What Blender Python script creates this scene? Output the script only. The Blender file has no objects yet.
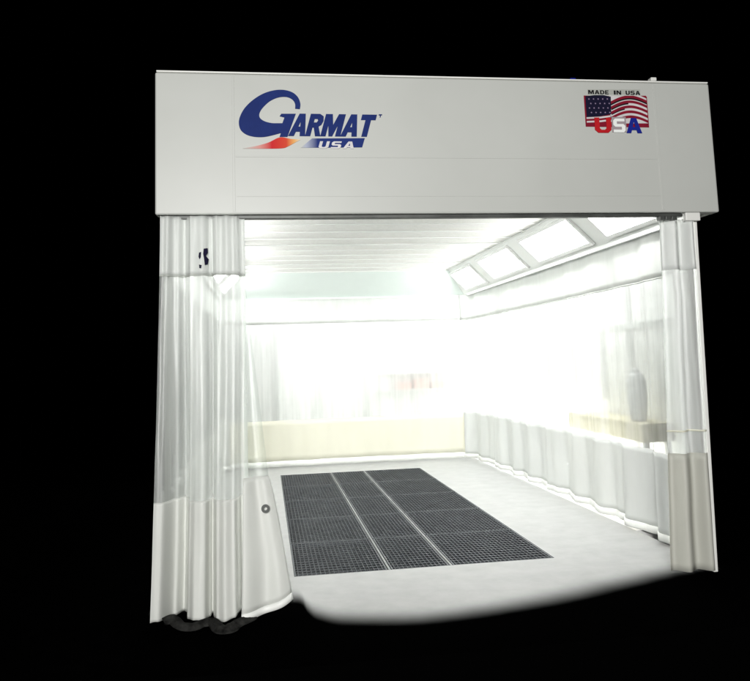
import bpy, bmesh, math, random
from mathutils import Vector, Matrix, noise
random.seed(7)
S = bpy.context.scene
C = S.collection

# ------------------------------------------------------------------ materials
def mat(name):
    m = bpy.data.materials.new(name); m.use_nodes = True
    nt = m.node_tree; nt.nodes.clear()
    out = nt.nodes.new('ShaderNodeOutputMaterial')
    return m, nt, out

def N(nt, t, **kw):
    n = nt.nodes.new(t)
    for k, v in kw.items():
        if k.startswith('i_'):
            n.inputs[k[2:].replace('_', ' ')].default_value = v
        else:
            setattr(n, k, v)
    return n

def noise_col(nt, c1, c2, scale, detail=4, rough=.6, stretch=None):
    tc = N(nt, 'ShaderNodeTexCoord')
    mp = N(nt, 'ShaderNodeMapping')
    if stretch: mp.inputs['Scale'].default_value = stretch
    nt.links.new(tc.outputs['Object'], mp.inputs['Vector'])
    nz = N(nt, 'ShaderNodeTexNoise'); nz.inputs['Scale'].default_value = scale
    nz.inputs['Detail'].default_value = detail; nz.inputs['Roughness'].default_value = rough
    nt.links.new(mp.outputs[0], nz.inputs['Vector'])
    r = N(nt, 'ShaderNodeValToRGB')
    r.color_ramp.elements[0].position = .3; r.color_ramp.elements[0].color = (*c1, 1)
    r.color_ramp.elements[1].position = .7; r.color_ramp.elements[1].color = (*c2, 1)
    nt.links.new(nz.outputs['Fac'], r.inputs['Fac'])
    return r.outputs['Color'], nz.outputs['Fac'], mp

def surf(name, c1, c2=None, scale=3, rough=.5, metal=0, bump=0, bscale=40, trans=0, stretch=None, spec=.5):
    m, nt, out = mat(name)
    c2 = c2 or tuple(x * .92 for x in c1)
    col, fac, mp = noise_col(nt, c1, c2, scale, stretch=stretch)
    p = N(nt, 'ShaderNodeBsdfPrincipled')
    p.inputs['Roughness'].default_value = rough; p.inputs['Metallic'].default_value = metal
    p.inputs['Specular IOR Level'].default_value = spec
    nt.links.new(col, p.inputs['Base Color'])
    if bump:
        nz = N(nt, 'ShaderNodeTexNoise'); nz.inputs['Scale'].default_value = bscale; nz.inputs['Detail'].default_value = 5
        nt.links.new(mp.outputs[0], nz.inputs['Vector'])
        b = N(nt, 'ShaderNodeBump'); b.inputs['Strength'].default_value = bump; b.inputs['Distance'].default_value = .01
        nt.links.new(nz.outputs['Fac'], b.inputs['Height']); nt.links.new(b.outputs[0], p.inputs['Normal'])
    sh = p.outputs[0]
    if trans:
        t = N(nt, 'ShaderNodeBsdfTranslucent'); nt.links.new(col, t.inputs['Color'])
        mx = N(nt, 'ShaderNodeMixShader'); mx.inputs[0].default_value = trans
        nt.links.new(sh, mx.inputs[1]); nt.links.new(t.outputs[0], mx.inputs[2]); sh = mx.outputs[0]
    nt.links.new(sh, out.inputs[0])
    return m

def clear_vinyl(name, clear=.7, tint=(.93, .96, .94), haze=(.9, .92, .9)):
    """thin clear pvc sheet: mostly see-through, slightly milky, shiny"""
    m, nt, out = mat(name)
    tr = N(nt, 'ShaderNodeBsdfTransparent'); tr.inputs['Color'].default_value = (*tint, 1)
    df = N(nt, 'ShaderNodeBsdfDiffuse'); df.inputs['Color'].default_value = (*haze, 1)
    tl = N(nt, 'ShaderNodeBsdfTranslucent'); tl.inputs['Color'].default_value = (*haze, 1)
    a = N(nt, 'ShaderNodeMixShader'); a.inputs[0].default_value = .6
    nt.links.new(df.outputs[0], a.inputs[1]); nt.links.new(tl.outputs[0], a.inputs[2])
    # streaky milkiness running down the sheet
    tc = N(nt, 'ShaderNodeTexCoord'); mp = N(nt, 'ShaderNodeMapping'); mp.inputs['Scale'].default_value = (9, 9, .5)
    nz = N(nt, 'ShaderNodeTexNoise'); nz.inputs['Scale'].default_value = 1.2; nz.inputs['Detail'].default_value = 3
    nt.links.new(tc.outputs['Object'], mp.inputs[0]); nt.links.new(mp.outputs[0], nz.inputs[0])
    mr = N(nt, 'ShaderNodeMapRange'); mr.inputs[1].default_value = .3; mr.inputs[2].default_value = .7
    mr.inputs[3].default_value = clear + .12; mr.inputs[4].default_value = clear - .12
    nt.links.new(nz.outputs['Fac'], mr.inputs[0])
    b = N(nt, 'ShaderNodeMixShader'); nt.links.new(mr.outputs[0], b.inputs[0])
    nt.links.new(a.outputs[0], b.inputs[1]); nt.links.new(tr.outputs[0], b.inputs[2])
    g = N(nt, 'ShaderNodeBsdfGlossy'); g.inputs['Roughness'].default_value = .42
    c = N(nt, 'ShaderNodeMixShader'); c.inputs[0].default_value = .05
    nt.links.new(b.outputs[0], c.inputs[1]); nt.links.new(g.outputs[0], c.inputs[2])
    nt.links.new(c.outputs[0], out.inputs[0])
    return m

def emit(name, col, strength):
    m, nt, out = mat(name)
    tc = N(nt, 'ShaderNodeTexCoord'); nz = N(nt, 'ShaderNodeTexNoise'); nz.inputs['Scale'].default_value = 3
    nt.links.new(tc.outputs['Object'], nz.inputs[0])
    mr = N(nt, 'ShaderNodeMapRange'); mr.inputs[3].default_value = strength * .93; mr.inputs[4].default_value = strength * 1.07
    nt.links.new(nz.outputs['Fac'], mr.inputs[0])
    e = N(nt, 'ShaderNodeEmission'); e.inputs[0].default_value = (*col, 1)
    nt.links.new(mr.outputs[0], e.inputs[1]); nt.links.new(e.outputs[0], out.inputs[0])
    return m

M = {}
M['header'] = surf('header_paint', (.51, .52, .495), (.475, .485, .46), .9, .42, bump=.03, bscale=6)
M['trim'] = surf('white_trim', (.8, .8, .77), (.74, .74, .71), 2, .4)
M['inner'] = surf('booth_interior_paint', (.86, .88, .86), (.82, .84, .82), 1.5, .4)
M['slope'] = surf('sloped_panel_paint', (.74, .81, .78), (.70, .77, .74), 1.5, .4)
M['bar'] = surf('light_frame_grey', (.88, .89, .88), (.84, .85, .84), 3, .5)
M['filter'] = surf('filter_pad', (.92, .92, .90), (.84, .84, .81), 22, .95, bump=.2, bscale=60)
M['rail'] = surf('dark_track', (.09, .095, .09), (.04, .042, .04), 4, .45, metal=.4)
M['vinyl'] = surf('white_vinyl', (.79, .80, .77), (.74, .75, .72), 1.8, .45, trans=.3, bump=.08, bscale=14, stretch=(1, 1, .4))
M['vinyl_side'] = surf('grey_vinyl', (.76, .775, .76), (.69, .705, .69), 1.8, .45, trans=.22, bump=.06, bscale=14, stretch=(1, 1, .3))
M['vinyl_valance'] = surf('valance_vinyl', (.76, .78, .76), (.70, .72, .70), 5, .5, trans=.25, bump=.08, bscale=16, stretch=(2, 2, .3))
M['vinyl_shaded'] = surf('shaded_vinyl', (.56, .56, .50), (.49, .49, .44), 2.5, .55, trans=.08, bump=.08, bscale=18, stretch=(1, 1, .3))  # skirt that gets less light; that shade is put into the tint
M['cream'] = surf('cream_vinyl', (.82, .81, .70), (.78, .77, .66), 1.3, .5, trans=.2, stretch=(1, 1, .4))
M['hem'] = surf('hem_light_leak', (.86, .87, .84), (.78, .79, .76), 6, .5, bump=.1, bscale=30)
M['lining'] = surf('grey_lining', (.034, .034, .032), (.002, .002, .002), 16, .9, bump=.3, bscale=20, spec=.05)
M['seam'] = surf('seam_tape', (.48, .50, .47), (.40, .42, .39), 10, .6)
M['clear'] = clear_vinyl('clear_vinyl', .56, haze=(.95, .96, .95))
M['clear_near'] = clear_vinyl('near_clear_vinyl', .5, haze=(.93, .94, .93))
M['clear_side'] = clear_vinyl('thin_clear_vinyl', .84)
M['clear_front'] = clear_vinyl('front_clear_vinyl', .34, tint=(.9, .92, .91), haze=(.72, .74, .72))
M['lens'] = emit('lit_lens', (1, 1, .98), 22.5)
M['steel'] = surf('galvanised_steel', (.115, .125, .135), (.06, .066, .073), 5, .5, metal=.5)
M['steel2'] = surf('grating_bar_steel', (.052, .060, .070), (.024, .028, .035), 2.2, .5, metal=.5)
M['pit'] = surf('dark_pit_paint', (.03, .032, .036), (.015, .016, .018), 4, .8)
M['beam'] = surf('pale_steel_beam', (.24, .25, .25), (.17, .18, .18), 8, .5)
M['black'] = surf('dark_surround', (.0012, .0012, .0012), (.0005, .0005, .0005), 8, 1.0, spec=0)  # darkness around the booth put into the ground colour
M['wall'] = surf('shop_wall_paint', (.86, .86, .85), (.82, .82, .81), 1, .6)
M['navy'] = surf('navy_print', (.010, .026, .15), (.008, .020, .12), 6, .6, spec=.12)
M['white'] = surf('white_print', (.66, .64, .65), (.52, .50, .51), 6, .4)
M['red'] = surf('red_print', (.50, .012, .018), (.42, .010, .015), 6, .6, spec=.12)
M['darkred'] = surf('dark_red_print', (.24, .008, .025), (.17, .006, .02), 9, .6, spec=.12)
M['bluep'] = surf('blue_print', (.01, .02, .28), (.008, .016, .2), 6, .6, spec=.12)
M['ink'] = surf('black_print', (.006, .006, .01), (.01, .009, .01), 6, .6, spec=.1)
M['canton'] = surf('canton_print', (.010, .008, .03), (.007, .007, .022), 6, .6, spec=.1)
M['beige'] = surf('beige_paint', (.64, .58, .40), (.56, .51, .36), 3, .6)
M['greyp'] = surf('grey_plastic', (.54, .55, .55), (.48, .49, .49), 5, .5)
M['palepink'] = surf('faded_red_print', (.68, .38, .33), (.62, .34, .30), 5, .6)
M['palegrey'] = surf('pale_grey_paint', (.66, .67, .66), (.60, .61, .60), 5, .6)

def ramp_print(name, stops, x0, x1):
    m, nt, out = mat(name)
    tc = N(nt, 'ShaderNodeTexCoord'); sp = N(nt, 'ShaderNodeSeparateXYZ')
    nt.links.new(tc.outputs['Object'], sp.inputs[0])
    mr = N(nt, 'ShaderNodeMapRange'); mr.inputs[1].default_value = x0; mr.inputs[2].default_value = x1
    nt.links.new(sp.outputs[0], mr.inputs[0])
    r = N(nt, 'ShaderNodeValToRGB')
    el = r.color_ramp.elements
    while len(el) < len(stops): el.new(.5)
    for e, (p, c) in zip(el, stops): e.position = p; e.color = (*c, 1)
    nt.links.new(mr.outputs[0], r.inputs[0])
    b = N(nt, 'ShaderNodeBsdfPrincipled'); b.inputs['Roughness'].default_value = .6; b.inputs['Specular IOR Level'].default_value = .12
    nt.links.new(r.outputs[0], b.inputs['Base Color']); nt.links.new(b.outputs[0], out.inputs[0])
    return m

# ------------------------------------------------------------------ helpers
def link(name, bm, material, parent=None, smooth=False, bevel=0, solid=0):
    me = bpy.data.meshes.new(name)
    bm.normal_update(); bm.to_mesh(me); bm.free()
    mats = material if isinstance(material, (list, tuple)) else [material]
    for m in mats: me.materials.append(m)
    if smooth:
        for p in me.polygons: p.use_smooth = True
    o = bpy.data.objects.new(name, me); C.objects.link(o)
    if parent:
        o.parent = parent
        o.matrix_parent_inverse = wm(parent).inverted()
    if bevel:
        b = o.modifiers.new('bevel', 'BEVEL'); b.width = bevel; b.segments = 2; b.limit_method = 'ANGLE'
    if solid:
        s = o.modifiers.new('solid', 'SOLIDIFY'); s.thickness = solid; s.offset = 0
    return o

def wm(o):
    m = Matrix.LocRotScale(o.location, o.rotation_euler, o.scale)
    return (wm(o.parent) @ o.matrix_parent_inverse @ m) if o.parent else m

def box(bm, x0, x1, y0, y1, z0, z1, mi=0):
    vs = [bm.verts.new((x, y, z)) for z in (z0, z1) for y in (y0, y1) for x in (x0, x1)]
    for f in ((0, 2, 3, 1), (4, 5, 7, 6), (0, 1, 5, 4), (2, 6, 7, 3), (0, 4, 6, 2), (1, 3, 7, 5)):
        fc = bm.faces.new([vs[i] for i in f]); fc.material_index = mi

def boxes(*bs):
    bm = bmesh.new()
    for b in bs: box(bm, *b)
    return bm

def prism(bm, pts, ext, mi=0):
    """quad/poly pts (3d) extruded by vector ext"""
    a = [bm.verts.new(p) for p in pts]; b = [bm.verts.new(Vector(p) + Vector(ext)) for p in pts]
    n = len(pts)
    bm.faces.new(a).material_index = mi; bm.faces.new(b[::-1]).material_index = mi
    for i in range(n):
        bm.faces.new([a[i], b[i], b[(i + 1) % n], a[(i + 1) % n]]).material_index = mi
    bmesh.ops.recalc_face_normals(bm, faces=bm.faces)

def tube(bm, pts, r, seg=8):
    rings = []
    for i, p in enumerate(pts):
        p = Vector(p)
        d = (Vector(pts[min(i + 1, len(pts) - 1)]) - Vector(pts[max(i - 1, 0)])).normalized()
        a = d.cross(Vector((0, 0, 1)) if abs(d.z) < .9 else Vector((1, 0, 0))).normalized(); b = d.cross(a)
        rings.append([bm.verts.new(p + r * (a * math.cos(t) + b * math.sin(t))) for t in [2 * math.pi * k / seg for k in range(seg)]])
    for i in range(len(rings) - 1):
        for k in range(seg):
            bm.faces.new([rings[i][k], rings[i][(k + 1) % seg], rings[i + 1][(k + 1) % seg], rings[i + 1][k]])
    bm.faces.new(rings[0][::-1]); bm.faces.new(rings[-1])

def tag(o, label=None, cat=None, group=None, kind=None):
    if label: o['label'] = label
    if cat: o['category'] = cat
    if group: o['group'] = group
    if kind: o['kind'] = kind
    return o

def thing(name, loc, label, cat, group=None):
    o = bpy.data.objects.new(name, None); C.objects.link(o); o.location = loc; o.empty_display_size = .2
    return tag(o, label, cat, group)

# ------------------------------------------------------------------ lettering (2-D outlines, cut out of thin film)
GL = {
 'A': (.95, [[(0, 0), (.34, 1), (.68, 1), (1, 0), (.71, 0), (.65, .2), (.36, .2), (.3, 0)], [(.42, .4), (.6, .4), (.51, .75)]]),
 'R': (.86, [[(0, 0), (0, 1), (.62, 1), (.88, .9), (.95, .7), (.87, .52), (.7, .44), (1, 0), (.68, 0), (.44, .4), (.3, .4), (.3, 0)], [(.3, .6), (.3, .8), (.55, .8), (.63, .7), (.55, .6)]]),
 'M': (1.15, [[(0, 0), (0, 1), (.32, 1), (.5, .45), (.68, 1), (1, 1), (1, 0), (.77, 0), (.77, .64), (.58, 0), (.42, 0), (.23, .64), (.23, 0)]]),
 'T': (.85, [[(0, 1), (1, 1), (1, .78), (.67, .78), (.67, 0), (.33, 0), (.33, .78), (0, .78)]]),
 'U': (.85, [[(0, 1), (.3, 1), (.3, .3), (.4, .2), (.6, .2), (.7, .3), (.7, 1), (1, 1), (1, .2), (.8, 0), (.2, 0), (0, .2)]]),
 'S': (.85, [[(.95, 1), (.15, 1), (0, .85), (0, .55), (.15, .41), (.7, .41), (.7, .2), (0, .2), (0, 0), (.85, 0), (1, .15), (1, .48), (.85, .61), (.3, .61), (.3, .8), (.95, .8)]]),
 'D': (.85, [[(0, 0), (0, 1), (.7, 1), (1, .75), (1, .25), (.7, 0)], [(.3, .2), (.3, .8), (.6, .8), (.7, .68), (.7, .32), (.6, .2)]]),
 'E': (.75, [[(0, 0), (0, 1), (.95, 1), (.95, .8), (.3, .8), (.3, .6), (.85, .6), (.85, .4), (.3, .4), (.3, .2), (.95, .2), (.95, 0)]]),
 'I': (.35, [[(0, 0), (0, 1), (1, 1), (1, 0)]]),
 'N': (.9, [[(0, 0), (0, 1), (.34, 1), (.74, .4), (.74, 1), (1, 1), (1, 0), (.68, 0), (.26, .62), (.26, 0)]]),
}
def film(name, loops, y, thick, material, parent, grow=0):
    """flat film in an x-z plane at depth y (towards the camera is -y)"""
    cu = bpy.data.curves.new(name, 'CURVE'); cu.dimensions = '2D'; cu.fill_mode = 'BOTH'; cu.extrude = thick / 2; cu.offset = grow
    for lp in loops:
        sp = cu.splines.new('POLY'); sp.points.add(len(lp) - 1); sp.use_cyclic_u = True
        for pt, (x, z) in zip(sp.points, lp): pt.co = (x, z, 0, 1)
    t = bpy.data.objects.new('tmp', cu); C.objects.link(t)
    bpy.context.view_layer.update()
    me = bpy.data.meshes.new_from_object(t); bpy.data.objects.remove(t)
    me.transform(Matrix.Translation((0, y, 0)) @ Matrix.Rotation(math.radians(90), 4, 'X'))
    me.name = name; me.materials.clear(); me.materials.append(material)
    o = bpy.data.objects.new(name, me); C.objects.link(o)
    if parent:
        o.parent = parent; o.matrix_parent_inverse = wm(parent).inverted()
    return o

def word(txt, x, z, h, width, shear=0, gap=.12, bold=1):
    """loops for a word filling `width`"""
    tot = sum(GL[c][0] if c != ' ' else .5 for c in txt) + gap * (len(txt) - 1)
    k = width / tot; loops = []; cx = 0
    for c in txt:
        if c == ' ': cx += .5 + gap; continue
        w, ls = GL[c]
        for l in ls: loops.append([(x + (cx + px * w) * k + shear * pz * h, z + pz * h) for px, pz in l])
        cx += w + gap
    return loops

# ------------------------------------------------------------------ dimensions (metres)
XL, XR = -.76, 3.59          # curtain lines
DB = 7.5                     # back curtain
HZ0, HZ1 = 2.9, 4.01         # header
G0, G3, GD0, GD1 = .21, 2.47, .82, 6.72

# ------------------------------------------------------------------ setting
bm = bmesh.new()
vs = [bm.verts.new(p) for p in ((-60, -60, -.35), (60, -60, -.35), (60, 60, -.35), (-60, 60, -.35))]
bm.faces.new(vs)
tag(link('ground', bm, M['black']), kind='structure')

# concrete pad with a pit; front fade into darkness painted into its colour
m, nt, out = mat('pale_floor_dark_fade')
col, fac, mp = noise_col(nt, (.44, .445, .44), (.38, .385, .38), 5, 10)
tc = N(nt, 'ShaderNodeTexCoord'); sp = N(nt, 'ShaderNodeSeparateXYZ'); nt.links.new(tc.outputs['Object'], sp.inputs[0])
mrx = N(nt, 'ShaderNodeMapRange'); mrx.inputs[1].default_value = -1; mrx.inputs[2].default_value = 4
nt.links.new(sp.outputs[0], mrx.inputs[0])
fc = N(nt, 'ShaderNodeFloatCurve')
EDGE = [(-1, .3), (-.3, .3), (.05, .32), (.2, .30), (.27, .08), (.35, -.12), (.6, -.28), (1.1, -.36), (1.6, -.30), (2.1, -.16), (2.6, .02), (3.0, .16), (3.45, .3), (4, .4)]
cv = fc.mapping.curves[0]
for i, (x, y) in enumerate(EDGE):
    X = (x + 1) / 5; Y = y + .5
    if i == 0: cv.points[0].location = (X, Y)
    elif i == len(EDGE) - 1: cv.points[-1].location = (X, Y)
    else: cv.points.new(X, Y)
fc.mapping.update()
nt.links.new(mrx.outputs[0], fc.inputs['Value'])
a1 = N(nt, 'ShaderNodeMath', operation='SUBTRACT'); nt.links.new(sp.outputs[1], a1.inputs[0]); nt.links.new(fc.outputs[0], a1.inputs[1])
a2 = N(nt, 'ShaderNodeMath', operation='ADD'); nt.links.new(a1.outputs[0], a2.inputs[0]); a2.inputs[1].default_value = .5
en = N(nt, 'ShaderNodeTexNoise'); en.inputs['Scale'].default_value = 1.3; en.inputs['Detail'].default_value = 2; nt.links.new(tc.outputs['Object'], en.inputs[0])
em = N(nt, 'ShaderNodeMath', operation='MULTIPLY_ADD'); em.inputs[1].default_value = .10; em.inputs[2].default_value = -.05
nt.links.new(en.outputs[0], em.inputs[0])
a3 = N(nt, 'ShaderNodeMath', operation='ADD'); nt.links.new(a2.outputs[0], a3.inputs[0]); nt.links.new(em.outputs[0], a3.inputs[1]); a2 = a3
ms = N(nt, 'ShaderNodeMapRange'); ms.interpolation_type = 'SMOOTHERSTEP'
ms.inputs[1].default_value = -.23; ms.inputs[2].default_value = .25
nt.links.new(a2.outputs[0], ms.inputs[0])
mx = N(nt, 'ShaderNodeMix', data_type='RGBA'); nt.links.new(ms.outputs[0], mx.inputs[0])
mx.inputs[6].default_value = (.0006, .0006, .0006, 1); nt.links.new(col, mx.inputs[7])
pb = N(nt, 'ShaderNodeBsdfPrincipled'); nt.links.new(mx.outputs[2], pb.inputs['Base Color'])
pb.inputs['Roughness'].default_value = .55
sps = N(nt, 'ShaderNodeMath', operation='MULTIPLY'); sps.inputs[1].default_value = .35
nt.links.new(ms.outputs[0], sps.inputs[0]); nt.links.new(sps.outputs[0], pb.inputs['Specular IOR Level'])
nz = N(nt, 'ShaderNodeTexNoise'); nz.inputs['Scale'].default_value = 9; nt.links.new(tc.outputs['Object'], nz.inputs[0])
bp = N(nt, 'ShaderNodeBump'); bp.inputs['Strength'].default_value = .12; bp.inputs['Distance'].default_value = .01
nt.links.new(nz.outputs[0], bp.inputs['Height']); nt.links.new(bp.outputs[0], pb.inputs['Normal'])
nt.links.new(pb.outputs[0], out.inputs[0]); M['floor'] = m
bm = bmesh.new()
X0, X1, Y0, Y1 = -.86, 3.62, -1.1, 8.79
xs = [X0, G0, G3, X1]; ys = [Y0, GD0, GD1, Y1]
gv = {(i, j): bm.verts.new((xs[i], ys[j], 0)) for i in range(4) for j in range(4)}
for i in range(3):
    for j in range(3):
        if (i, j) != (1, 1):
            bm.faces.new([gv[i, j], gv[i + 1, j], gv[i + 1, j + 1], gv[i, j + 1]])
ring = [gv[1, 1], gv[2, 1], gv[2, 2], gv[1, 2]]
low = [bm.verts.new((v.co.x, v.co.y, -.3)) for v in ring]
for i in range(4):
    f = bm.faces.new([ring[i], ring[(i + 1) % 4], low[(i + 1) % 4], low[i]]); f.material_index = 1
f = bm.faces.new(low); f.material_index = 1
oc = [gv[0, 0], gv[1, 0], gv[2, 0], gv[3, 0], gv[3, 1], gv[3, 2], gv[3, 3], gv[2, 3], gv[1, 3], gv[0, 3], gv[0, 2], gv[0, 1]]
ol = [bm.verts.new((v.co.x, v.co.y, -.34)) for v in oc]
for i in range(12):
    bm.faces.new([oc[i], ol[i], ol[(i + 1) % 12], oc[(i + 1) % 12]])
bmesh.ops.recalc_face_normals(bm, faces=bm.faces)
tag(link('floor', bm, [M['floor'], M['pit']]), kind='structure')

tag(link('shop_floor', boxes((3.624, 4.215, 1.6, 8.79, -.3, -.004)), M['wall']), kind='structure')
# ------------------------------------------------------------------ booth
booth = thing('spray_booth', ((XL + XR) / 2, 3.8, 0), 'white open-front spray booth cabinet with tall blank header, lit ceiling and floor pit', 'spray booth')
HX0, HX1 = -.80, 3.775
head = link('header', boxes((HX0, HX1, 0, .12, HZ0, HZ1)), M['header'], booth, bevel=.012)
# folded seams in the header sheet
link('seam_strip', boxes((-.225, -.205, -.004, 0, HZ0 + .02, HZ1 - .02)), M['header'], head, bevel=.0015)
link('seam_strip', boxes((3.265, 3.285, -.004, 0, HZ0 + .02, HZ1 - .02)), M['header'], head, bevel=.0015)
link('seam_strip', boxes((-.2, 3.26, -.004, 0, 3.345, 3.36)), M['header'], head, bevel=.0015)
link('seam_strip', boxes((-.2, 3.26, -.003, 0, 3.035, 3.045)), M['header'], head, bevel=.001)
link('top_flange', boxes((HX0 + .01, HX1 - .01, -.006, .1, HZ1 + .001, HZ1 + .014)), M['trim'], head, bevel=.003)
link('bracket', boxes((3.25, 3.30, -.01, .05, HZ1 + .015, HZ1 + .045)), M['trim'], head, bevel=.006)
link('cable_clip', boxes((2.54, 2.59, .0, .03, HZ1 + .015, HZ1 + .028)), M['bluep'], head, bevel=.006)
# cabinet behind the header
link('roof_cabinet', boxes((HX0 + .02, HX1 - .02, .122, DB + .25, 3.62, HZ1 - .03)), M['header'], booth, bevel=.01)
link('side_panel', boxes((HX0 + .02, HX0 + .06, .122, DB + .25, HZ0, 3.618)), M['header'], booth)
link('side_panel', boxes((HX1 - .06, HX1 - .02, .122, DB + .25, HZ0, 3.618)), M['header'], booth)
link('rear_panel', boxes((HX0 + .062, HX1 - .062, DB + .21, DB + .25, HZ0, 3.618)), M['header'], booth)
# posts
for x, y, w in ((XL + .03, .16, .022), (XL - .06, DB + .1, .05), (XR + .06, DB + .1, .05)):
    p = link('post', boxes((x - w, x + w, y - w, y + w, .012, HZ0 - .002)), M['trim'], booth, bevel=.006)
    link('foot_plate', boxes((x - w - .03, x + w + .03, y - w - .02, y + w + .03, .0, .011)), M['trim'], p)
bm = bmesh.new()
prism(bm, [(3.51, .07, .0), (3.545, .07, .0), (3.61, .07, HZ0 - .003), (3.575, .07, HZ0 - .003)], (0, .04, 0))
link('post', bm, M['trim'], booth, bevel=.005)
link('corner_bracket', boxes((3.47, 3.60, .0, .05, 2.83, 2.898)), M['trim'], booth, bevel=.006)
# inner ceiling: filter field, bars, sloped light strips
s = .40; ZC = HZ0 + s; xi0, xi1 = XL + s, XR - s; yi1 = DB + .15 - .55
link('ceiling_pan', boxes((XL - .02, XR + .02, .125, DB + .2, ZC + .10, ZC + .13)), M['inner'], booth)
nrow, ncol = 7, 1
row = (yi1 - .15) / nrow; cw = (xi1 - xi0) / ncol
for r in range(nrow):
    for c in range(ncol):
        y0 = .15 + r * row; x0 = xi0 + c * cw
        link('filter_panel', boxes((x0 - .03, x0 + cw + .03, y0 + .004, y0 + row - .004, ZC + .001, ZC + .05)), M['filter'], booth, bevel=.004)
bb = []
for r in range(nrow + 1): bb.append((xi0, xi1, .15 + r * row - .022, .15 + r * row + .022, ZC - .014, ZC - .0002))
link('ceiling_grid', boxes(*bb), M['inner'], booth, bevel=.003)
for c in range(ncol + 1): link('ceiling_runner', boxes((xi0 + c * cw - .012, xi0 + c * cw + .012, .13, yi1, ZC - .016, ZC - .0125)), M['inner'], booth)
bb = [(xi0, xi1, .15 + (r + .5) * row - .008, .15 + (r + .5) * row + .008, ZC - .010, ZC + .0005) for r in range(nrow)]
link('wire_retainer', boxes(*bb), M['inner'], booth)
# rear slope
bm = bmesh.new(); y0 = DB + .15
prism(bm, [(XL, y0, HZ0), (XR, y0, HZ0), (xi1, yi1, ZC), (xi0, yi1, ZC)], (0, .02, .02))
link('rear_slope_panel', bm, M['slope'], booth)
link('rear_slope_rail', boxes((XL + .02, XR - .02, y0 - .03, y0 + .01, HZ0 - .03, HZ0 - .003)), M['bar'], booth)
# side slopes with four light fixtures each
LY = [(.18, 1.58), (1.92, 3.55), (3.98, 5.5), (5.9, 7.2)]
for side in (1, -1):
    wall = XR if side == 1 else XL
    def P(t, y, d=0):            # t along slope from wall edge, d proud towards the room
        q = d * .7071
        return (wall - side * (t + q), y, HZ0 + t - q)
    bm = bmesh.new()
    prism(bm, [P(0, .125), P(s, .125), P(s, yi1), P(0, DB + .14)], (side * .02, 0, .02))
    link('slope_panel', bm, M['inner'], booth)
    for (a, b) in LY:
        bm = bmesh.new()
        prism(bm, [P(.075, a + .05, .012), P(.325, a + .05, .012), P(.325, b - .05, .012), P(.075, b - .05, .012)], (side * .004, 0, .004))
        lens = bm
        fr = bmesh.new()
        for (t0, t1, ya, yb) in ((.045, .075, a, b), (.325, .355, a, b), (.075, .325, a, a + .05), (.075, .325, b - .05, b)):
            prism(fr, [P(t0, ya, .03), P(t1, ya, .03), P(t1, yb, .03), P(t0, yb, .03)], (side * .02, 0, .02))
        f = link('light_fixture', fr, M['bar'], booth)
        link('lens', lens, M['lens'], f)
    # lower edge rail of the slope and curtain track
    x = wall - side * .01
    link('edge_rail', boxes((min(x, x - side * .035), max(x, x - side * .035), .13, DB - .1, HZ0 - .045, HZ0 - .004)), M['bar'], booth, bevel=.004)
# front curtain track under the header
link('front_track', boxes((HX0 + .05, 3.46, .03, .085, HZ0 - .03, HZ0 - .002)), M['rail'], booth, bevel=.004)
for k in range(3): link('curtain_carrier', boxes((3.24 + k * .055, 3.285 + k * .055, .005, .06, HZ0 - .062, HZ0 - .031)), M['rail'], booth, bevel=.004)

# ---- logo on the header (each mark is a thin film on the sheet)
def pz(px, py): return (-.18 + (px - 238) * .00789, 3.862 - (py - 92) * .00790 + (px - 238) * .00012)
def cl(cx, cy): return pz(230 + cx / 4.6875, 80 + cy / 4.6875)
def smooth(pts, n=6):
    o = []; L = len(pts)
    for i in range(L):
        p0, p1, p2, p3 = (Vector(pts[(i + k) % L]) for k in (-1, 0, 1, 2))
        for j in range(n):
            t = j / n
            o.append(tuple(.5 * ((2 * p1) + (p2 - p0) * t + (2 * p0 - 5 * p1 + 4 * p2 - p3) * t * t + (3 * p1 - p0 - 3 * p2 + p3) * t ** 3)))
    return o
def spl(pts, n=5):           # open spline
    o = []; L = len(pts)
    for i in range(L - 1):
        p0, p1, p2, p3 = (Vector(pts[min(max(i + k, 0), L - 1)]) for k in (-1, 0, 1, 2))
        for j in range(n):
            t = j / n
            o.append(tuple(.5 * ((2 * p1) + (p2 - p0) * t + (2 * p0 - 5 * p1 + 4 * p2 - p3) * t * t + (3 * p1 - p0 - 3 * p2 + p3) * t ** 3)))
    o.append(tuple(pts[-1])); return o
outer = spl([(322, 138), (325, 112), (315, 82), (290, 58), (250, 46), (205, 48), (155, 64), (108, 94), (70, 132), (48, 172), (42, 205), (50, 236), (75, 258), (112, 269), (155, 270), (195, 262)])
gbar = [(232, 252), (226, 270), (262, 270), (303, 160), (236, 160), (228, 172), (250, 178), (240, 205)]
inner = spl([(215, 205), (190, 204), (160, 196), (140, 182), (135, 165), (142, 145), (160, 122), (188, 98), (225, 82), (262, 80), (288, 92), (300, 112), (300, 136)])
link_g = [cl(*p) for p in outer + gbar + inner]
lg = film('logo_letter', [link_g], -.0055, .003, M['navy'], head)
bx, bz = cl(262, 266); tx, tz = cl(262, 163)
H = tz - bz
film('logo_lettering', word('ARMAT', cl(268, 0)[0], bz + .004, H, cl(652, 0)[0] - cl(268, 0)[0], .28, gap=.05), -.0055, .003, M['navy'], head, .0035)
film('trade_mark', [[cl(*p) for p in ((692, 163), (708, 163), (707, 168), (702, 168), (700, 178), (696, 178), (697, 168), (691, 168))]], -.0055, .003, M['navy'], head)
x0, x1 = cl(320, 0)[0], cl(400, 0)[0]
grey = (.49, .50, .475)
M['fade_blue'] = ramp_print('fade_blue_print', [(0, grey), (.35, (.38, .41, .52)), (1, (.012, .028, .16))], x0, x1)
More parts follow.
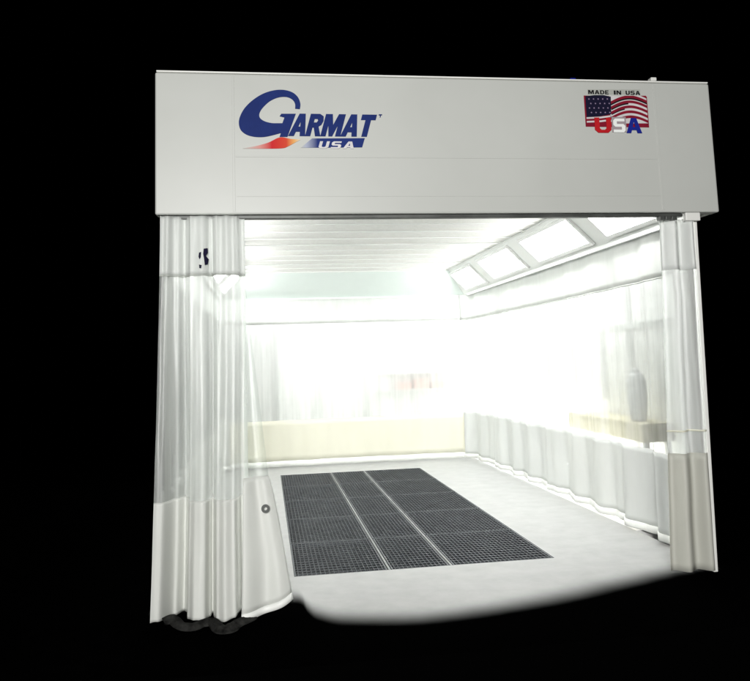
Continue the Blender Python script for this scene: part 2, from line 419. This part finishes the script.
film('logo_bar', [[cl(*p) for p in ((322, 322), (375, 278), (622, 278), (608, 322))]], -.0055, .003, M['fade_blue'], head)
film('logo_lettering', word('USA', cl(402, 0)[0], cl(0, 320)[1], cl(0, 286)[1] - cl(0, 320)[1], cl(568, 0)[0] - cl(402, 0)[0], .3, gap=.22), -.0085, .003, M['white'], head)
x0, x1 = cl(55, 0)[0], cl(325, 0)[0]
M['fade_red'] = ramp_print('fade_red_print', [(0, grey), (.3, (.62, .28, .25)), (.5, (.55, .02, .025)), (.75, (.60, .06, .03)), (.88, (.75, .38, .12)), (1, (.68, .64, .5))], x0, x1)
film('logo_swoosh', [[cl(*p) for p in spl([(58, 323), (120, 312), (175, 296), (215, 276), (240, 272), (280, 280), (322, 282)]) + spl([(322, 284), (295, 298), (262, 316), (235, 324), (150, 325), (58, 324)])]], -.0055, .003, M['fade_red'], head)

# ---- flag sticker on the header
def fl(cx, cy):
    px, py = 570 + cx / 7.5, 70 + cy / 7.5
    return (2.655 + (px - 585) * .00889, 3.945 - (py - 88) * .0085 + (px - 585) * .00016)
def wave(cx): return 26 - 50 * math.cos((cx - 440) / 150 * math.pi / 2)
def strip(cx0, cx1, cy0, cy1, n=26, w=True):
    f = [cx0 + (cx1 - cx0) * k / n for k in range(n + 1)]
    q = lambda x, y: fl(x, min(400, max(190, y + wave(x))))
    return [q(x, cy0) for x in f] + [q(x, cy1) for x in f[::-1]]
deco = link('sticker_backing', boxes((*sorted((fl(105, 0)[0], fl(575, 0)[0])), -.003, -.0005, fl(0, 420)[1], fl(0, 185)[1])), M['darkred'], head)
sh = 30
film('flag_field', [strip(290, 568, 150, 430)], -.0045, .0025, M['white'], head)
film('flag_stripes', [strip(290, 568, a, a + 20) for a in (176, 212, 250, 288, 326, 364)], -.007, .002, M['darkred'], head)
for a in (352, 380): film('flag_stripes', [[fl(*p) for p in ((114, a), (215, a - 4), (296, a - 14), (296, a - 2), (215, a + 9), (114, a + 12))]], -.0045, .0025, M['white'], head)
film('flag_shadow', [strip(300, 568, 232, 243), strip(300, 430, 270, 280), strip(300, 400, 308, 316)], -.0085, .001, M['ink'], head)
film('flag_canton', [[fl(*p) for p in ((114, 194), (180, 186), (250, 186), (302, 198), (296, 330), (215, 345), (114, 352))]], -.0086, .002, M['canton'], head)
stars = []
for r in range(4):
    for c in range(5):
        X, Z = fl(138 + c * 34 + (r % 2) * 12, 216 + r * 34)
        stars.append([(X + (.0085 if k % 2 == 0 else .0035) * math.sin(k * math.pi / 5), Z + (.0085 if k % 2 == 0 else .0035) * math.cos(k * math.pi / 5)) for k in range(10)])
film('flag_stars', stars, -.0108, .001, surf('faded_star_print', (.34, .24, .38), (.26, .2, .32), 6, .5), head)
def wfl(t, x0, x1, y0, y1, m, y, name='sticker_lettering', gap=.16, grow=0):
    return film(name, word(t, fl(x0, 0)[0], fl(0, y1)[1], fl(0, y0)[1] - fl(0, y1)[1], fl(x1, 0)[0] - fl(x0, 0)[0], 0, gap), y, .002, m, head)
film('sticker_panel', [[fl(*p) for p in ((134, 141), (528, 141), (528, 177), (134, 177))]], -.0045, .001, surf('sticker_grey', (.42, .43, .40), (.36, .37, .34), 30, .5), head)
wfl('MADE', 138, 290, 144, 174, M['ink'], -.0068)
wfl('IN', 328, 382, 144, 174, M['ink'], -.0068)
wfl('USA', 416, 524, 144, 174, M['ink'], -.0068)
film('sticker_panel', [[fl(*p) for p in ((296, 352), (402, 352), (402, 466), (296, 466))]], -.0088, .001, surf('sticker_mauve', (.36, .30, .32), (.30, .26, .28), 30, .5), head)
wfl('U', 168, 290, 352, 466, M['red'], -.0105); wfl('S', 306, 394, 358, 462, M['inner'], -.0105); wfl('A', 400, 516, 352, 466, M['bluep'], -.0105)

# ------------------------------------------------------------------ floor gratings
def make_grating(w, l):
    t = thing('floor_grating', (0, 0, 0), 'steel floor grating', 'grating', 'steel floor gratings over the pit')
    link('frame', boxes((.004, .016, .004, l - .004, -.032, -.001), (w - .016, w - .004, .004, l - .004, -.032, -.001),
                        (.016, w - .016, .004, .016, -.032, -.001), (.016, w - .016, l - .016, l - .004, -.032, -.001)), M['steel'], t)
    bs = []; n = int(w / .036)
    for k in range(1, n): x = w * k / n; bs.append((x - .0032, x + .0032, .016, l - .016, -.030, -.002))
    link('bearing_bars', boxes(*bs), M['steel2'], t)
    cs = []; n = int(l / .075)
    for k in range(1, n): y = l * k / n; cs.append((.016, w - .016, y - .005, y + .005, -.010, -.0035))
    link('cross_bars', boxes(*cs), M['steel'], t)
    return t
def copy_tree(o, parent=None):
    c = o.copy(); C.objects.link(c)
    if parent: c.parent = parent
    for ch in list(o.children): copy_tree(ch, c)
    return c
cols = [(G0, 1.0, 'left'), (1.03, 1.535, 'narrow middle'), (1.565, G3, 'wide right')]
rows = ['nearest the front', 'second from the front', 'third from the front', 'fourth from the front', 'farthest back by the cream curtain']
L = (GD1 - GD0) / 5
for x0, x1, cn in cols:
    proto = make_grating(x1 - x0, L - .012)
    for r in range(5):
        g = proto if r == 0 else copy_tree(proto)
        g.location = (x0, GD0 + .006 + r * L, 0)
        g['label'] = f'dark steel floor grating in the {cn} column, {rows[r]}'
for x in (1.0, 1.535):
    lab = 'pale steel beam between the left and middle grating columns' if x == 1.0 else 'pale steel beam between the middle and right grating columns'
    b = link('pit_beam', boxes((x + .006, x + .024, GD0 + .002, GD1 - .002, -.29, .001)), M['beam'])
    tag(b, lab, 'beam', 'long pale beams carrying the gratings')
for r in range(1, 5):
    pass

# ------------------------------------------------------------------ curtains
def sheet(path, off, z0, z1, nz, bulge=None):
    """path: list of (x,y,nx,ny,s); off(s,z)->(offset along normal, drop)"""
    bm = bmesh.new(); rows_ = []
    for j in range(nz + 1):
        z = z0 + (z1 - z0) * j / nz; r = []
        for (x, y, nx, ny, s_) in path:
            o, dz = off(s_, z)
            r.append(bm.verts.new((x + nx * o, y + ny * o, z + dz)))
        rows_.append(r)
    for j in range(nz):
        for i in range(len(path) - 1):
            bm.faces.new([rows_[j][i], rows_[j][i + 1], rows_[j + 1][i + 1], rows_[j + 1][i]])
    return bm
def mkpath(pts, step):
    out_ = []; s_ = 0
    P_ = [Vector(p) for p in pts]
    for i in range(len(P_) - 1):
        d = P_[i + 1] - P_[i]; n = max(1, int(d.length / step)); dn = d.normalized()
        for k in range(n + (i == len(P_) - 2)):
            q = P_[i] + d * (k / n)
            out_.append((q.x, q.y, -dn.y, dn.x, s_ + d.length * k / n))
        s_ += d.length
    return out_
def arc(cx, cy, r, a0, a1, n=10):
    return [(cx + r * math.cos(math.radians(a0 + (a1 - a0) * k / n)), cy + r * math.sin(math.radians(a0 + (a1 - a0) * k / n))) for k in range(n + 1)]

def folds(seed, wl, amp, ampb=None, sharp=1.0):
    ampb = ampb or amp
    def f(s_, z):
        h = max(0, min(1, (2.9 - z) / 2.9))
        ph = s_ / wl * 2 * math.pi
        w = noise.noise(Vector((s_ * .9 / wl * .5, z * .12, seed)))
        v = math.sin(ph + 2.6 * w + seed)
        v = math.copysign(abs(v) ** sharp, v)
        v2 = .35 * math.sin(2.3 * ph + seed * 2 + 1.5 * noise.noise(Vector((s_ / wl, z * .3, seed + 9))))
        crump = .25 * noise.noise(Vector((s_ * 9, z * 3.5, seed + 3)))
        a = amp + (ampb - amp) * (max(0, min(1, (1.9 - z) / 1.5)) ** 1.5)
        return a * (v + v2 + crump), 0
    return f

def curtain(label, path, off, zones, base, cat='curtain', group=None, hem=True, zhem=.05):
    t = thing('booth_curtain', base, label, cat, group)
    for (nm, z0, z1, mkey, nz, sol, lab) in zones:
        o = link(nm, sheet(path, off, z0, z1, nz), M[mkey], t, smooth=True, solid=sol)
        if lab: o['label'] = lab
    return t

# right side curtain + rounded corner : starts front right, runs back
R = .38
pr = mkpath([(XR - .0, .22), (XR + .03, 1.5), (XR + .06, 3.5), (XR + .02, 6.0), (XR, DB - R)] + arc(XR - R, DB - R, R, 0, 52, 6)[1:], .035)
fo = folds(2.2, .74, .010, .042, .7)
SG = 'curtains closing the sides of the booth'
curtain('long right side curtain, clear with grey lower skirt and bright hem', pr, fo, [
    ('valance', 2.44, 2.88, 'vinyl_valance', 8, .002, None),
    ('valance_seam', 2.425, 2.439, 'seam', 1, .006, None),
    ('clear_window', .835, 2.424, 'clear', 22, 0, None),
    ('skirt', .105, .834, 'vinyl_side', 14, .002, None),
    ('hem', .035, .1045, 'hem', 2, .02, None)], (XR, 3.8, 0), group=SG)
# back curtain
pb_ = mkpath(arc(XR - R, DB - R, R, 54, 90, 4) + [(1.4, DB + .05)] + arc(XL + R, DB - R, R, 90, 128, 4), .04)
fo = folds(5.1, .8, .01, .02, .9)
curtain('rear curtain across the far end, clear above a cream yellow skirt', pb_, fo, [
    ('valance', 2.44, 2.87, 'vinyl_valance', 6, .002, None),
    ('clear_window', .80, 2.439, 'clear', 16, 0, None),
    ('skirt', .125, .799, 'cream', 8, .002, 'cream yellow lower skirt'),
    ('hem', .03, .1245, 'hem', 2, .02, None)], (1.4, DB, 0), group=SG)
# left side curtain
pl = mkpath(arc(XL + R, DB - R, R, 130, 180, 6) + [(XL - .02, 3.5), (XL, .3)], .04)
fo = folds(8.3, .5, .018, .04, .8)
curtain('left side curtain of pale vinyl, mostly behind the gathered front curtain', pl, fo, [
    ('valance', 2.44, 2.88, 'vinyl_valance', 6, .002, None),
    ('clear_window', .835, 2.439, 'clear', 18, 0, None),
    ('skirt', .105, .834, 'vinyl', 10, .002, None),
    ('hem', .035, .1045, 'hem', 2, .02, None)], (XL, 3.8, 0), group=SG)

# front left curtain, gathered in deep folds (s runs -.8 .. -.15)
FG = 'front curtains drawn open to either side'
PROF = [(-.86, -.06), (-.80, -.11), (-.72, -.09), (-.63, .03), (-.58, .09), (-.555, .05), (-.535, -.07), (-.49, -.115), (-.43, -.11), (-.395, -.04), (-.383, .03), (-.37, -.04), (-.345, -.10), (-.29, -.13), (-.23, -.11), (-.205, -.03), (-.185, .05), (-.12, .03)]
def prof(x):
    for (a, ya), (b, yb) in zip(PROF, PROF[1:]):
        if x <= b:
            t = max(0, (x - a) / (b - a)); t = t * t * (3 - 2 * t); return ya + (yb - ya) * t
    return PROF[-1][1]
def fl_off(s_, z):
    h = max(0, (2.9 - z) / 2.9); x = s_ - .76
    x += .02 * noise.noise(Vector((s_ * 1.5, z * .7, 2))) * (1 - .5 * h)
    a = prof(x) * (.30 + 1.2 * h) - .03 * h
    v2 = (.008 * (1 - h) + .003) * math.sin(s_ / .083 * 2 * math.pi + 2 * noise.noise(Vector((s_ * 3, z * .4, 4))))
    c = .012 * noise.noise(Vector((s_ * 11, z * 2.5, 7))) + .02 * noise.noise(Vector((s_ * 3, z * 1.5, 17)))
    drop = 0
    if z < .4: drop = (.4 - z) / .4 * (.012 * math.sin(s_ * 24 + 1))
    return a + v2 + c, drop
def flare(path, z): pass
class FP(list): pass
pf = mkpath([(-.76, .02), (-.14, .02)], .006)
def sheet_flare(path, off, z0, z1, nz, k, xc, sh=0):
    bm = sheet(path, off, z0, z1, nz)
    for v in bm.verts:
        h = max(0, (2.9 - v.co.z) / 2.9)
        v.co.x = xc + (v.co.x - xc) * (1 + k * h ** 1.5) + sh * h
    return bm
fc_ = thing('booth_curtain', (-.46, .02, 0), 'front curtain gathered in deep folds at left, clear above a white skirt', 'curtain', FG)
for (nm, z0, z1, mk, nz, sol) in (('valance', 2.445, 2.885, 'vinyl_valance', 16, .002), ('valance_seam', 2.43, 2.4445, 'seam', 1, .006),
                                  ('clear_window', .815, 2.4295, 'clear_front', 50, 0), ('skirt', .014, .8145, 'vinyl', 40, .003)):
    o = link(nm, sheet_flare(pf, fl_off, z0, z1, nz, .09, -.2), M[mk], fc_, smooth=True, solid=sol)
# dark emblem half hidden in the folds of the valance, pushed onto the cloth
def cloth_y(x, z):
    return .02 + min(fl_off(x + .76 + d, z)[0] for d in (-.02, -.01, 0, .01, .02)) - .004
mk = bmesh.new()
for pts in ([(-.428, 2.63), (-.40, 2.635), (-.398, 2.60), (-.412, 2.575), (-.392, 2.55), (-.40, 2.51), (-.42, 2.505), (-.425, 2.55), (-.432, 2.59)],
            [(-.462, 2.60), (-.447, 2.605), (-.45, 2.565), (-.46, 2.55), (-.466, 2.57)], [(-.462, 2.51), (-.443, 2.505), (-.447, 2.48), (-.46, 2.483)]):
    prism(mk, [(x - .012, cloth_y(x - .012, z) - .014, z) for x, z in pts], (0, .004, 0))
link('dark_emblem', mk, M['canton'], fc_)
# grey lining rumpled on the floor under the skirt, and the pale tail of its hem
def ribbon(name, pts, w, mkey, parent, h=.03, seed=0):
    bm = bmesh.new(); rows_ = []
    n = len(pts)
    for i, (x, y) in enumerate(pts):
        a = Vector(pts[max(i - 1, 0)]); b = Vector(pts[min(i + 1, n - 1)]); d = (b - a).normalized(); nn = Vector((-d.y, d.x))
        ww = w * (.55 + .45 * math.sin(math.pi * i / (n - 1))) 
        r = []
        for k in range(9):
            t = k / 8 - .5
            zz = .004 + h * abs(math.cos(t * math.pi)) * (1 + .9 * noise.noise(Vector((x * 8, y * 8 + t * 4, seed)))); ww = w * (.65 + .5 * noise.noise(Vector((i * .1, k * .2, seed))))
            r.append(bm.verts.new((x + nn.x * t * ww, y + nn.y * t * ww, zz)))
        rows_.append(r)
    for i in range(n - 1):
        for k in range(8): bm.faces.new([rows_[i][k], rows_[i][k + 1], rows_[i + 1][k + 1], rows_[i + 1][k]])
    return link(name, bm, M[mkey], parent, smooth=True, solid=.003)
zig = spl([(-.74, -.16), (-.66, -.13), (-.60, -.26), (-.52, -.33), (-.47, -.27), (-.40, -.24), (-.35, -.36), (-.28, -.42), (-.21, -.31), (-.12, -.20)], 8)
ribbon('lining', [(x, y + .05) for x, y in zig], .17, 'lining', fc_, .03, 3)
def flap_grid(zt, zb, xl, xr, nz, nx, ysh=0):
    """free edge of the curtain that flares to the right; xl/xr give its sides at height z"""
    bm = bmesh.new(); rows_ = []
    for j in range(nz + 1):
        r = []
        for i in range(nx + 1):
            u = i / nx
            lift = .085 * u ** 2.2                      # hem climbs towards the free corner
            z = (zb + lift * (1 if zb < .3 else 0)) + ((zt + (lift if zt < .3 else 0)) - (zb + (lift if zb < .3 else 0))) * j / nz
            a, b = xl(z), xr(z); x = a + (b - a) * u
            h = max(0, (2.9 - z) / 2.9)
            y = ysh + .05 - .16 * h ** 2 - .10 * h * (1 - u) - .022 * math.sin(u * 9 + .6) * h + .012 * noise.noise(Vector((x * 8, z * 2, 31)))
            r.append(bm.verts.new((x, y, z)))
        rows_.append(r)
    for j in range(nz):
        for i in range(nx): bm.faces.new([rows_[j][i], rows_[j][i + 1], rows_[j + 1][i + 1], rows_[j + 1][i]])
    return bm
XRT = lambda z: .01 + .17 * max(0, (.95 - z) / .95) ** .8 if z < .95 else -.15 + .16 * (2.44 - z) / 1.49
XLT = lambda z: -.17 - .02 * max(0, (1 - z))
link('clear_window', flap_grid(2.43, .951, lambda z: -.16, XRT, 20, 6), M['clear_side'], fc_, smooth=True)
link('skirt', flap_grid(.95, .055, XLT, XRT, 24, 24), M['vinyl'], fc_, smooth=True, solid=.003)
link('hem', flap_grid(.0545, .008, XLT, XRT, 2, 24), M['hem'], fc_, smooth=True, solid=.012)  # pale hem colour stands in for light leaking under the flap
bm = bmesh.new()
for k in range(16):
    a0, a1 = 2 * math.pi * k / 16, 2 * math.pi * (k + 1) / 16
    prism(bm, [(-.015 + q * math.cos(a), -.135, .735 + q * math.sin(a)) for q, a in ((.012, a0), (.03, a0), (.03, a1), (.012, a1))], (0, .012, 0))
link('grommet', bm, M['rail'], fc_)

# front right curtain, gathered behind the right post
def fr_off(s_, z):
    v = math.sin(s_ / .15 * 2 * math.pi + .5 + .6 * noise.noise(Vector((s_ * 3, z * .5, 12))))
    return .04 * (v + .3 * noise.noise(Vector((s_ * 9, z * 2.5, 3)))), 0
pq = mkpath([(3.29, .09), (3.562, .075)], .005)
fr_ = thing('booth_curtain', (3.36, .08, 0), 'narrow front curtain gathered at right post, with lower skirt toned down as in shade', 'curtain', FG)
for (nm, z0, z1, mk_, nz, sol) in (('valance', 2.43, 2.86, 'vinyl_side', 8, .002), ('clear_window', 1.12, 2.4295, 'clear_near', 20, 0), ('seam', 1.105, 1.1195, 'cream', 1, .006),
                                   ('clear_window', .935, 1.1045, 'clear', 6, 0), ('skirt', .02, .9345, 'vinyl_shaded', 16, .002)):
    o = link(nm, sheet_flare(pq, fr_off, z0, z1, nz, .27, 3.562, -.055), M[mk_], fr_, smooth=True, solid=sol)

# ------------------------------------------------------------------ beyond the clear curtains
w = link('partition_wall', boxes((4.22, 4.25, 1.6, 8.9, .0, 3.3)), M['wall'])
tag(w, 'white partition wall beyond the right side curtain', 'wall')
for y in (2.6, 4.3, 6.4, 8.1): link('stud', boxes((4.17, 4.218, y - .04, y + .04, .0, 3.25)), M['palegrey'], w, bevel=.004)
link('rail', boxes((4.13, 4.168, 1.62, 8.5, 2.02, 2.10)), M['palegrey'], w, bevel=.004)
for y in (3.3, 5.2): link('conduit', boxes((4.16, 4.20, y, y + .04, 1.2, 3.1)), M['greyp'], w, bevel=.004)
w = link('shop_wall', boxes((-.95, 4.215, 8.8, 8.9, .0, 3.3)), M['wall'])
tag(w, 'white wall behind the rear curtain', 'wall')
for x in (.2, 1.9, 3.75): link('stud', boxes((x - .04, x + .04, 8.74, 8.798, .0, 3.25)), M['palegrey'], w, bevel=.004)
t = thing('work_bench', (3.9, 2.3, 0), 'beige topped bench standing outside the right side curtain', 'bench')
link('bench_top', boxes((3.80, 4.16, 1.66, 3.6, .84, 1.03)), M['beige'], t, bevel=.008)
for x in (3.86, 4.10):
    for y in (1.72, 3.5): link('leg', boxes((x - .025, x + .025, y - .025, y + .025, .0, .849)), M['palegrey'], t)
t = thing('air_cylinder', (3.95, 2.02, 1.031), 'small grey cylinder standing on the beige bench beyond the curtain', 'cylinder')
def lathe(name, prof, c, m_, parent, seg=24):
    bm = bmesh.new(); rings = []
    for r, z in prof: rings.append([bm.verts.new((c[0] + r * math.cos(2 * math.pi * k / seg), c[1] + r * math.sin(2 * math.pi * k / seg), c[2] + z)) for k in range(seg)])
    for i in range(len(rings) - 1):
        for k in range(seg): bm.faces.new([rings[i][k], rings[i][(k + 1) % seg], rings[i + 1][(k + 1) % seg], rings[i + 1][k]])
    bm.faces.new(rings[0][::-1]); bm.faces.new(rings[-1])
    return link(name, bm, m_, parent, smooth=True)
lathe('body', [(.07, 0), (.085, .02), (.10, .20), (.10, .40), (.085, .47), (.05, .515)], (3.95, 2.02, 1.031), M['greyp'], t)
lathe('valve', [(.04, 0), (.045, .01), (.04, .03), (.02, .04)], (3.95, 2.02, 1.548), M['greyp'], t)
t = thing('wall_cabinet', (2.7, 8.7, 0), 'pale grey control cabinet on the wall behind the rear curtain', 'cabinet')
cb = link('body', boxes((2.45, 3.2, 8.62, 8.797, 1.95, 2.5)), M['palegrey'], t, bevel=.008)
link('door', boxes((2.5, 3.15, 8.6, 8.618, 2.0, 2.45)), M['wall'], t, bevel=.004)
t = thing('wall_shelf', (2.9, 8.6, 0), 'wall shelf with faint red stock behind the rear curtain', 'shelf')
link('board', boxes((2.1, 3.5, 8.5, 8.797, 1.18, 1.21)), M['palegrey'], t)
link('board', boxes((2.1, 3.5, 8.5, 8.797, 1.5, 1.53)), M['palegrey'], t)
for k in range(3):
    b = link('carton', boxes((2.45 + k * .34, 2.73 + k * .34, 8.54, 8.78, 1.212, 1.33 + .05 * (k % 2))), M['palepink'], None, bevel=.005)
    tag(b, ['faded red carton at left end of the wall shelf', 'taller faded red carton in the middle of the wall shelf', 'faded red carton at right end of the wall shelf'][k], 'carton', 'cartons on the wall shelf')

# ------------------------------------------------------------------ world, lamps, camera
wd = bpy.data.worlds.new('World'); S.world = wd; wd.use_nodes = True
wd.node_tree.nodes['Background'].inputs[0].default_value = (0, 0, 0, 1)
wd.node_tree.nodes['Background'].inputs[1].default_value = 0
def area(name, loc, target, size, power, col=(1, 1, 1)):
    l = bpy.data.lights.new(name, 'AREA'); l.size = size; l.energy = power; l.color = col
    o = bpy.data.objects.new(name, l); C.objects.link(o); o.location = loc
    o.rotation_euler = (Vector(target) - Vector(loc)).to_track_quat('-Z', 'Y').to_euler()
    return o
area('flash', (-.6, -9.5, 2.9), (1.2, 0, 2.2), .9, 1020, (1, .995, .97))
def strip_lamp(name, loc, sx, sy, power):
    l = bpy.data.lights.new(name, 'AREA'); l.shape = 'RECTANGLE'; l.size = sx; l.size_y = sy; l.energy = power
    o = bpy.data.objects.new(name, l); C.objects.link(o); o.location = loc
strip_lamp('added_shop_fill', (1.4, 8.25, 3.25), 4.4, .25, 52)      # unseen strips added to brighten the walls behind and beside the booth
strip_lamp('added_shop_fill', (4.0, 5.0, 3.25), .2, 6.5, 106)
l = bpy.data.lights.new('added_shop_fill', 'AREA'); l.shape = 'RECTANGLE'; l.size = .15; l.size_y = 6.4; l.energy = 48  # low unseen strip added to lift the lower partition wall
o = bpy.data.objects.new('added_shop_fill', l); C.objects.link(o); o.location = (3.74, 4.9, .35)
o.rotation_euler = (0, math.radians(-125), 0)

yaw, pitch, roll = .1456, .1147, .0328
cyw, syw, cp, sp_ = math.cos(yaw), math.sin(yaw), math.cos(pitch), math.sin(pitch)
fwd = Vector((syw * cp, cyw * cp, sp_)); r0 = Vector((cyw, -syw, 0)); u0 = r0.cross(fwd)
r2 = r0 * math.cos(roll) - u0 * math.sin(roll); u2 = u0 * math.cos(roll) + r0 * math.sin(roll)
cd = bpy.data.cameras.new('camera'); cam = bpy.data.objects.new('camera', cd); C.objects.link(cam)
cam.matrix_world = Matrix(((r2.x, u2.x, -fwd.x, 0), (r2.y, u2.y, -fwd.y, -5.8002), (r2.z, u2.z, -fwd.z, 1.7578), (0, 0, 0, 1)))
cd.sensor_width = 36; cd.lens = 36 * 763.17 / 750; cd.shift_y = -67.5 / 750; cd.clip_end = 500; cd.clip_start = .05
S.camera = cam
S.view_settings.view_transform = 'Standard'; S.view_settings.look = 'None'
S.view_settings.exposure = 0; S.view_settings.gamma = 1
S.cycles.max_bounces = 14; S.cycles.transparent_max_bounces = 24; S.cycles.diffuse_bounces = 8; S.cycles.transmission_bounces = 8
S.cycles.use_denoising = True
